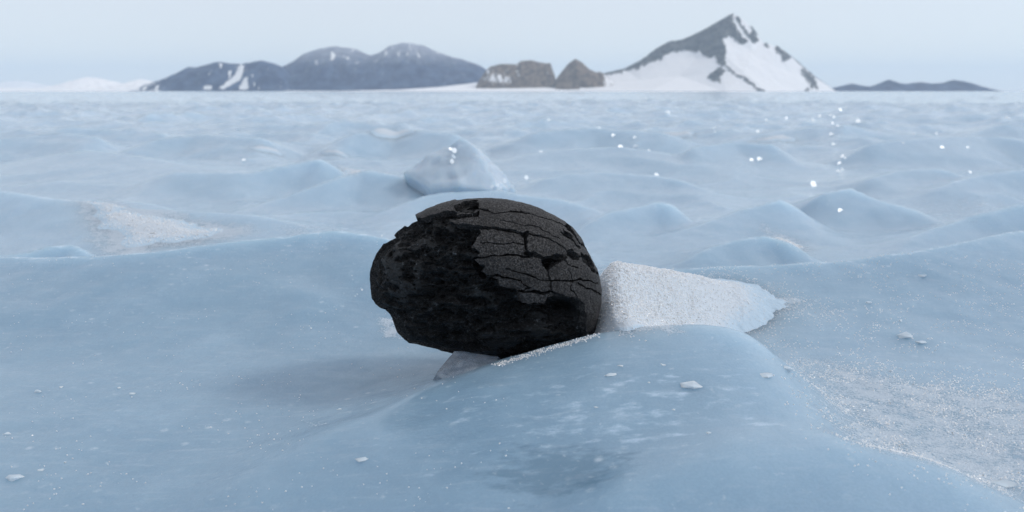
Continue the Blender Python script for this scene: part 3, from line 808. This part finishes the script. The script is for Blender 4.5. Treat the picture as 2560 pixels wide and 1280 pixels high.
def drift(poly_px, thick, edge, step, label, ngrain, gsize, rag=1.0, ymin=.15, name='snow_patch', cat='snow patch', top=None, off=.16, ns=None):
    X, Y, d = plan_grid(poly_px, step, 0.0 if top else .01, ymin)
    g = ground_z(X, Y)
    ns = ns or edge * 1.6
    nz_ = fbm(X / ns, Y / ns, thick * 1000, 4, .6)
    h = thick * smooth(-.1, 1.9, d / edge) * .9 + rag * thick * .42 * nz_ - thick * off + min(thick * .22, .0005) * fbm(X / (step * 2.4), Y / (step * 2.4), 2, 3)
    h = np.where(d < -.005, -.004, h)
    z = g + h
    m = h > -.0012
    if m.sum() < 12: raise RuntimeError('empty patch: ' + label)
    V, F = keep_cells(m, np.stack([X, Y, np.maximum(z, g - .003)], -1))
    Vt = keep_cells(m, np.repeat((1 - smooth(0, .75 * thick, h))[..., None], 3, -1))[0][:, 0]
    c = V.mean(0); c[2] = float(ground_z(c[:1], c[1:2])[0])
    root = empty(name, c); tag(root, label, cat, 'patches of granular snow on the ice')
    mesh('snow_layer', V - c, F, SNOW, root, attrs={'thin': Vt})['kind'] = 'stuff'
    if ngrain:
        sel = np.flatnonzero((h > .0002).ravel())
        if len(sel):
            pick = rng.choice(sel, ngrain)
            P = np.stack([X.ravel()[pick], Y.ravel()[pick], z.ravel()[pick]], -1)
            P[:, :2] += rng.uniform(-step, step, (ngrain, 2)) * .5
            P[:, 2] += rng.uniform(-.2, .9, ngrain) * gsize * .6
            o = grains('snow_grains', P - c, gsize, GRAIN, root); o['kind'] = 'stuff'
    return root

# wedge of granular snow banked against the right of the stone
crest = np.array([at(*q) for q in [(1512,652,.520),(1600,665,.555),(1700,684,.598),(1800,704,.63),(1900,724,.645),(1980,741,.65),(2060,756,.652)]])
gx1, gy1 = np.meshgrid(np.linspace(.040, .235, 260), np.linspace(.43, .72, 320))
zc = np.interp(gx1, crest[:, 0], crest[:, 2]); yc = np.interp(gx1, crest[:, 0], crest[:, 1])
dy = gy1 - yc
wfr = np.interp(gx1, [crest[0, 0], crest[-2, 0]], [.085, .035]); wbk = .05
ady = np.sqrt(dy * dy + .013 ** 2) - .013
lin = 1 - ady / np.where(dy < 0, wfr, wbk)
gg = ground_z(gx1, gy1)
top = zc - (zc - gg + .003) * np.clip(1 - lin, 0, 1.3) ** 1.2
end = np.clip((crest[0, 0] + .010 - gx1) / .016, 0, 2)
top = top - .017 * end ** 1.6 + .0010 * fbm(gx1 / .016, gy1 / .016, 1, 4) + .00035 * fbm(gx1 / .003, gy1 / .003, 4, 2)
top = top + .0026 * fbm(gx1 / .035, gy1 / .035, 6, 3) + .0009 * fbm(gx1 / .007, gy1 / .007, 3, 3)
top = np.where(lin < -.25, gg - .01, top)
Vd, Fd = keep_cells(top > gg - .0015, np.stack([gx1, gy1, np.maximum(top, gg - .002)], -1))
c = np.array([.10, .50, 0.0]); c[2] = float(ground_z(c[:1], c[1:2])[0])
bank = empty('snow_drift', c); tag(bank, 'bright sparkling wedge of coarse snow banked against the right side of the black meteorite', 'snow drift', 'patches of granular snow on the ice')
tb = (1 - smooth(0, .024, top - gg)) * smooth(.075, .15, gx1)
mesh('snow_layer', Vd - c, Fd, SNOW, bank, attrs={'thin': keep_cells(top > gg - .0015, np.repeat(np.maximum(tb, .9 * (1 - smooth(0, .004, top - gg)))[..., None], 3, -1))[0][:, 0]})
sel = np.flatnonzero((top > gg).ravel() & (dy.ravel() < .01)); wt = np.clip((top - gg).ravel()[sel] / .016, .06, 1) * np.clip((.16 - gx1.ravel()[sel]) / .07, .25, 1); pk = rng.choice(sel, 13000, p=wt / wt.sum())
P = np.stack([gx1.ravel()[pk], gy1.ravel()[pk], top.ravel()[pk]], -1); P[:, :2] += rng.uniform(-.0004, .0004, (len(pk), 2)); P[:, 2] += rng.uniform(-.0002, .0004, len(pk))
band = np.flatnonzero(((top < gg + .0005) & (top > gg - .010) & (lin > -.6)).ravel())
pk2 = rng.choice(band, 2600); w2 = (top - gg).ravel()[pk2]
pk2 = pk2[rng.uniform(0, 1, len(pk2)) < np.exp(w2 / .0025)]
P2_ = np.stack([gx1.ravel()[pk2], gy1.ravel()[pk2], np.zeros(len(pk2))], -1) + np.append(rng.normal(0, .0025, (len(pk2), 2)), np.zeros((len(pk2), 1)), 1)
P2_[:, 2] = ground_z(P2_[:, 0], P2_[:, 1]) + .0001
P = np.concatenate([P, P2_])
o = grains('snow_grains', P - c, .00048, GRAIN, bank); o['kind'] = 'stuff'

drift([(180,505),(260,500),(340,522),(480,548),(600,570),(560,600),(400,618),(290,634),(245,610),(215,560)], .006, .03, .004, 'large pale snow patch on the sunny side of the left ice crest', 1500, .0009, 1.2, off=.22)
drift([(1890,556),(1950,570),(2010,600),(2040,625),(1980,618),(1920,600)], .004, .015, .003, 'small bright snow patch below the crest right of the stone', 500, .0009, 2.2, off=.5)
drift([(845,410),(880,424),(965,431),(900,446),(868,436)], .008, .03, .006, 'bright pointed snow patch on the crest above and left of the stone', 300, .0016, .5, .9)
def oval(px, py, rx, ry, tilt):
    c = hit(px, py); t = np.linspace(0, 2 * np.pi, 14, endpoint=False)
    u, v = rx * np.cos(t), ry * np.sin(t) * (1 + .4 * np.sin(2 * t))
    return np.stack([c[0] + u * math.cos(tilt) - v * math.sin(tilt), c[1] + u * math.sin(tilt) + v * math.cos(tilt)], -1)
drift(oval(664, 373, .05, .03, .3), .012, .02, .006, 'small white snow patch behind the left hill crest', 0, .001, .6)
drift(oval(838, 381, .045, .025, -.5), .012, .018, .006, 'narrow snow patch above the bright pointed patch', 0, .001, .6)
drift(oval(978, 337, .075, .05, 0), .014, .030, .009, 'thin white snow streak far out above the stone', 0, .001, .9)
drift(oval(1695, 337, .07, .045, -.4), .014, .030, .009, 'curved snow streak far out below the high peak', 0, .001, .9)
drift(oval(1935, 348, .08, .05, 0), .014, .030, .009, 'flat snow streak far out on the right', 0, .001, .9)
# ice shard under the stone
def solid(name, pts, mat, label, cat, sub=3, jit=.0006, parent=None, seed=1, group=None, relax=0):
    import bmesh
    pts = np.array(pts, float)
    c = pts.mean(0); c[2] = pts[:, 2].min()
    bm = bmesh.new()
    for p in pts: bm.verts.new(p - c)
    bmesh.ops.convex_hull(bm, input=bm.verts[:])
    bmesh.ops.delete(bm, geom=[v for v in bm.verts if not v.link_faces], context='VERTS')
    bmesh.ops.subdivide_edges(bm, edges=bm.edges[:], cuts=sub, use_grid_fill=True)
    for _ in range(relax): bmesh.ops.smooth_vert(bm, verts=bm.verts[:], factor=.5, use_axis_x=True, use_axis_y=True, use_axis_z=True)
    if relax:
        for f in bm.faces: f.smooth = True
    V = np.array([v.co[:] for v in bm.verts])
    s = np.ptp(V, axis=0).max()
    V = V + np.stack([jit * fbm(V[:, 0] / s * 7 + i * 9, V[:, 1] / s * 7 + seed, V[:, 2] / s * 7, 3) for i in range(3)], -1)
    for v, q in zip(bm.verts, V): v.co = q
    me = bpy.data.meshes.new(name); bm.to_mesh(me); bm.free()
    me.materials.append(mat)
    o = bpy.data.objects.new(name, me); o.location = c; COL.objects.link(o)
    return tag(o, label, cat, group)
def shard_material():
    k = M('clear_ice')
    f = k.noise(260.0, 5, 0.7)
    c = k.mix(k.ramp(f, 0.42, 0.62), (0.86, 0.90, 0.94), (0.55, 0.60, 0.67))
    k.set(Base_Color=c, Roughness=0.10, IOR=1.31, Transmission_Weight=0.75)
    n = k.bump(k.noise(220.0, 4, 0.6), 0.5, 0.002); k.set(Normal=n)
    return k.m
CLEAR = shard_material()
g0 = lambda px, py, y, dz=0.0: np.array([at(px, py, y)[0], y, float(ground_z(np.array([at(px, py, y)[0]]), np.array([y]))[0]) + dz])
solid('ice_shard', [at(1138,876,.468), at(1175,890,.474), at(1245,892,.470), at(1090,932,.458), at(1075,975,.462), at(1150,985,.444), at(1235,940,.444), g0(1100,960,.470,-.004), g0(1160,950,.478,-.004), g0(1260,900,.475,-.004), g0(1180,960,.443,-.004)], CLEAR,
      'greyish clear ice shard wedged under the black stone', 'ice shard', 4, .0012)
# translucent hummock behind the stone
def hummock_material():
    k = M('smooth_blue_ice')
    f = k.noise(14.0, 4, 0.6)
    c = k.mix(k.ramp(f, 0.3, 0.7), (0.39, 0.485, 0.575), (0.48, 0.57, 0.655))
    k.set(Base_Color=c, Roughness=0.22, IOR=1.31, Subsurface_Weight=0.7, Subsurface_Scale=0.04)
    k.b.inputs['Subsurface Radius'].default_value = (0.6, 0.85, 1)
    n = k.bump(k.noise(60.0, 4, 0.6), 0.3, 0.004); k.set(Normal=n)
    return k.m
HUM = hummock_material()
solid('ice_block', [at(1008,432,1.32), at(1060,392,1.36), at(1120,356,1.35), at(1160,349,1.36), at(1200,374,1.35), at(1205,392,1.31), at(1250,470,1.27), at(1150,466,1.25), at(1080,472,1.26), at(1290,462,1.36), g0(1010,430,1.36,-.02), g0(1150,460,1.5,-.02), g0(1290,460,1.42,-.02), g0(1090,470,1.27,-.02), g0(1240,470,1.28,-.02)], HUM,
      'smooth blue peaked block of ice just behind and above the stone', 'ice block', 8, .010, relax=1)

CHIPS = [  # px, py, half width in px, aspect, label
    (2262,842,22,.75,'largest white ice chip, on the right slope'), (2308,690,13,.6,'flat ice chip high on the right slope, nearest the crest'),
    (2172,757,9,.7,'small pale ice chip between the two bigger chips on the right slope'), (2250,803,6,.9,'tiny ice chip just above the largest white chip'),
    (2300,858,15,.5,'low pale ice chip touching the right of the largest white chip'),
    (1735,965,42,.22,'long flat pinkish ice sliver on the foreground hump'), (1526,938,20,.3,'slanted white ice flake on the hump below the stone'),
    (1655,912,11,.3,'thin ice flake on the hump right of the slanted flake'), (1552,915,10,.3,'thin ice flake on the hump just above the slanted flake'),
    (1968,925,22,.5,'pale ice lump at the right end of the hump crest'), (1915,940,22,.35,'flat ice piece left of the lump on the hump end'),
    (1773,1083,9,.8,'round white ice bead low on the hump'), (1684,1024,6,.7,'tiny ice bead between the sliver and the round bead'),
    (1622,957,5,.8,'tiny ice bead between the slanted flake and the sliver'),
    (908,1150,24,.32,'blurred elongated ice flake at the bottom left of the hump'), (97,980,10,.8,'pale ice flake low on the left with a curled edge'),
    (330,985,9,.7,'round pale ice flake in the left basin'), (297,970,7,.6,'small glassy ice crumb beside the round pale flake'),
    (152,968,6,.6,'small bright ice crumb right of the curled flake'), (38,1195,20,.6,'whitish ice lump in the bottom left corner'),
    (102,1176,8,.8,'glassy ice crumb above the corner lump'), (164,1156,5,.8,'bright tiny ice crumb right of the glassy one'),
    (18,1085,10,.6,'ice flake at the left border above the corner lump'), (848,1024,8,.6,'small yellowish ice crumb above the line of snow grains'),
    (2500,1210,36,.25,'white ice streak in the bottom right corner'), (1490,1018,7,.5,'tiny pale ice flake on the hump front'),
    (610,400,6,1.0,'bright little ice lump far out on the left'),
]
for i, (px, py, hw, asp, lb) in enumerate(CHIPS):
    p = hit(px, py)
    s = hw / FPX * np.linalg.norm(p - np.array([0, 0, H]))
    fl = min(1, asp * 1.1)
    V, F = lump((s, s * (1.0 if asp > .45 else .75), s * .75), 100 + i, fl, 15)
    V = V * np.array([1, 1, .7]); V = V - np.array([0, 0, V[:, 2].min()]) * .35
    o = mesh('ice_chip', V, F, CHIP, None, smooth_shade=False)
    o.location = p; o.rotation_euler = (0, 0, (0.0 if i % 2 else .25) + (.4 if px < 1000 else 0))
    tag(o, lb, 'ice chip', 'loose ice chips on the blue ice')

# crystals frozen onto the block
gp = np.array([at(*q) for q in [(1126,372,1.325),(1136,376,1.322),(1134,391,1.312),(1130,404,1.304),(1150,413,1.30),(1158,420,1.296),(1145,416,1.298),(1244,462,1.262),(1252,470,1.258),(1262,452,1.27),(1248,478,1.256)]])
# countless tiny crystals
def scatter(n, box, gs, seed, bias=None, lift=.2):
    r_ = np.random.default_rng(seed)
    out = []
    x0, x1, y0, y1 = box
    X = r_.uniform(x0, x1, n); Y = y0 * (y1 / y0) ** r_.uniform(0, 1, n)
    X = X * Y / y1 if bias == 'fan' else X
    Z = ground_z(X, Y)
    return np.stack([X, Y, Z + gs * lift], -1)
P1 = scatter(5200, (.13, .46, .46, .72), .0006, 21)
cl = fbm(P1[:, 0] / .03, P1[:, 1] / .03, 9, 3); P1 = P1[cl > -.05]
o = grains('ice_grains', P1, .00050, GRAIN); tag(o, 'fine sparkling ice grains strewn over the right slope', kind='stuff')
P2 = scatter(2200, (-.42, .0, .30, .74), .0006, 22)
cl = fbm(P2[:, 0] / .05, P2[:, 1] / .05, 9, 3); P2 = P2[cl > .05]
o = grains('ice_grains', P2, .00042, GRAIN); tag(o, 'sparse tiny ice grains in the left basin', kind='stuff')
W3 = np.array([hit(*q)[:2] for q in FIRN[2][0]])
Q = rng.uniform(W3.min(0) - .02, W3.max(0) + .02, (16000, 2))
d3 = polydist(W3, Q[:, 0], Q[:, 1], True); d3 = np.where(inside(W3, Q[:, 0], Q[:, 1]), d3, -d3)
pr = smooth(-.03, .03, d3) * smooth(-.35, .45, fbm(Q[:, 0] / .03, Q[:, 1] / .03, 2, 3))
Q = Q[rng.uniform(0, 1, len(Q)) < pr][:6500]
P3 = np.stack([Q[:, 0], Q[:, 1], ground_z(Q[:, 0], Q[:, 1]) + .0001], -1)
c3 = P3.mean(0); c3[2] = P3[:, 2].min()
sprinkle = empty('snow_patch', c3); tag(sprinkle, 'wide thin sprinkle of sparkling snow grains in the lower right corner', 'snow patch', 'patches of granular snow on the ice')
o = grains('snow_grains', P3 - c3, .00048, GRAIN, sprinkle); o['kind'] = 'stuff'
# far facets that catch the sun
def facets(n, box, size, seed, spread_, label):
    r_ = np.random.default_rng(seed)
    P = scatter(n, box, size, seed, 'fan', .3) if not isinstance(box, np.ndarray) else box
    to_cam = np.array([0, 0, H]) - P; to_cam /= np.linalg.norm(to_cam, axis=1)[:, None]
    hv = to_cam + SUN; hv /= np.linalg.norm(hv, axis=1)[:, None]
    N = hv + r_.normal(size=(n, 3)) * spread_; N /= np.linalg.norm(N, axis=1)[:, None]
    T = np.cross(N, r_.normal(size=(n, 3))); T /= np.linalg.norm(T, axis=1)[:, None]; B = np.cross(N, T)
    s = size * (P[:, 1:2] / P[:, 1].max()) ** .8 * r_.uniform(.4, 1.2, (n, 1))
    a8 = np.arange(9) * 2 * np.pi / 9
    rim = P[:, None] + (T[:, None] * np.cos(a8)[None, :, None] + B[:, None] * np.sin(a8)[None, :, None] * .85) * s[:, None]
    V = np.concatenate([rim, (P - N * s * .45)[:, None]], 1).reshape(-1, 3)
    one = np.array([(i, (i + 1) % 9, 9) for i in range(9)])[:, ::-1]
    top = np.array([(0, i, i + 1) for i in range(1, 8)])
    F = (np.concatenate([top, one])[None] + 10 * np.arange(n)[:, None, None]).reshape(-1, 3)
    o = mesh('ice_crystals', V, F, GLINT, None, smooth_shade=False)
    return tag(o, label, kind='stuff')
facets(34, (.05, 4.2, 1.5, 8.0), .018, 31, .05, 'glinting ice facets far out on the right')
facets(7, (-3.5, .1, 1.5, 7.0), .018, 32, .05, 'few glinting ice facets far out on the left')
facets(len(gp), gp, .0045, 33, .05, 'bright crystals frozen onto the peaked ice block')
lp = np.array([hit(a, b) for a, b in [(902,722),(893,737),(888,742),(905,726),(910,560),(945,600),(955,590),(960,585),(880,690)]]) + np.array([0, 0, .0005])
facets(len(lp), lp, .0011, 34, .06, 'bright wet crystals on the ice left of the stone')
rp = np.array([hit(a, b) for a, b in [(2108,392),(2114,396),(2100,410),(2106,424),(2096,430),(2034,460),(2036,466),(2080,338),(2085,362),(1786,322),(1788,330),(1917,302),(1913,312),(1534,340),(1588,345),(1552,368),(1590,368),(2085,295),(2050,292),(2146,305),(2521,298),(2420,370),(2356,370),(1880,402),(1900,400),(2258,358),(2102,528),(610,402)]])
facets(len(rp), rp, .017, 35, .04, 'bright sun glints on small ice crystals along the right ridges')
# grit and snow grains caught where the stone meets the ice
t_ = rng.uniform(0, 1, 420)
cp = np.array([hit(1235 + 260 * t, np.interp(1235 + 260 * t, [1235, 1360, 1495], [914, 875, 838])) for t in t_]) + np.stack([rng.normal(0, .0015, 420), rng.normal(0, .0022, 420), np.zeros(420)], -1)
cp[:, 2] = ground_z(cp[:, 0], cp[:, 1]) + .0001
tag(grains('snow_grains', cp, .00055, GRAIN), 'white snow grains along the crest where the black stone meets the ice', kind='stuff')
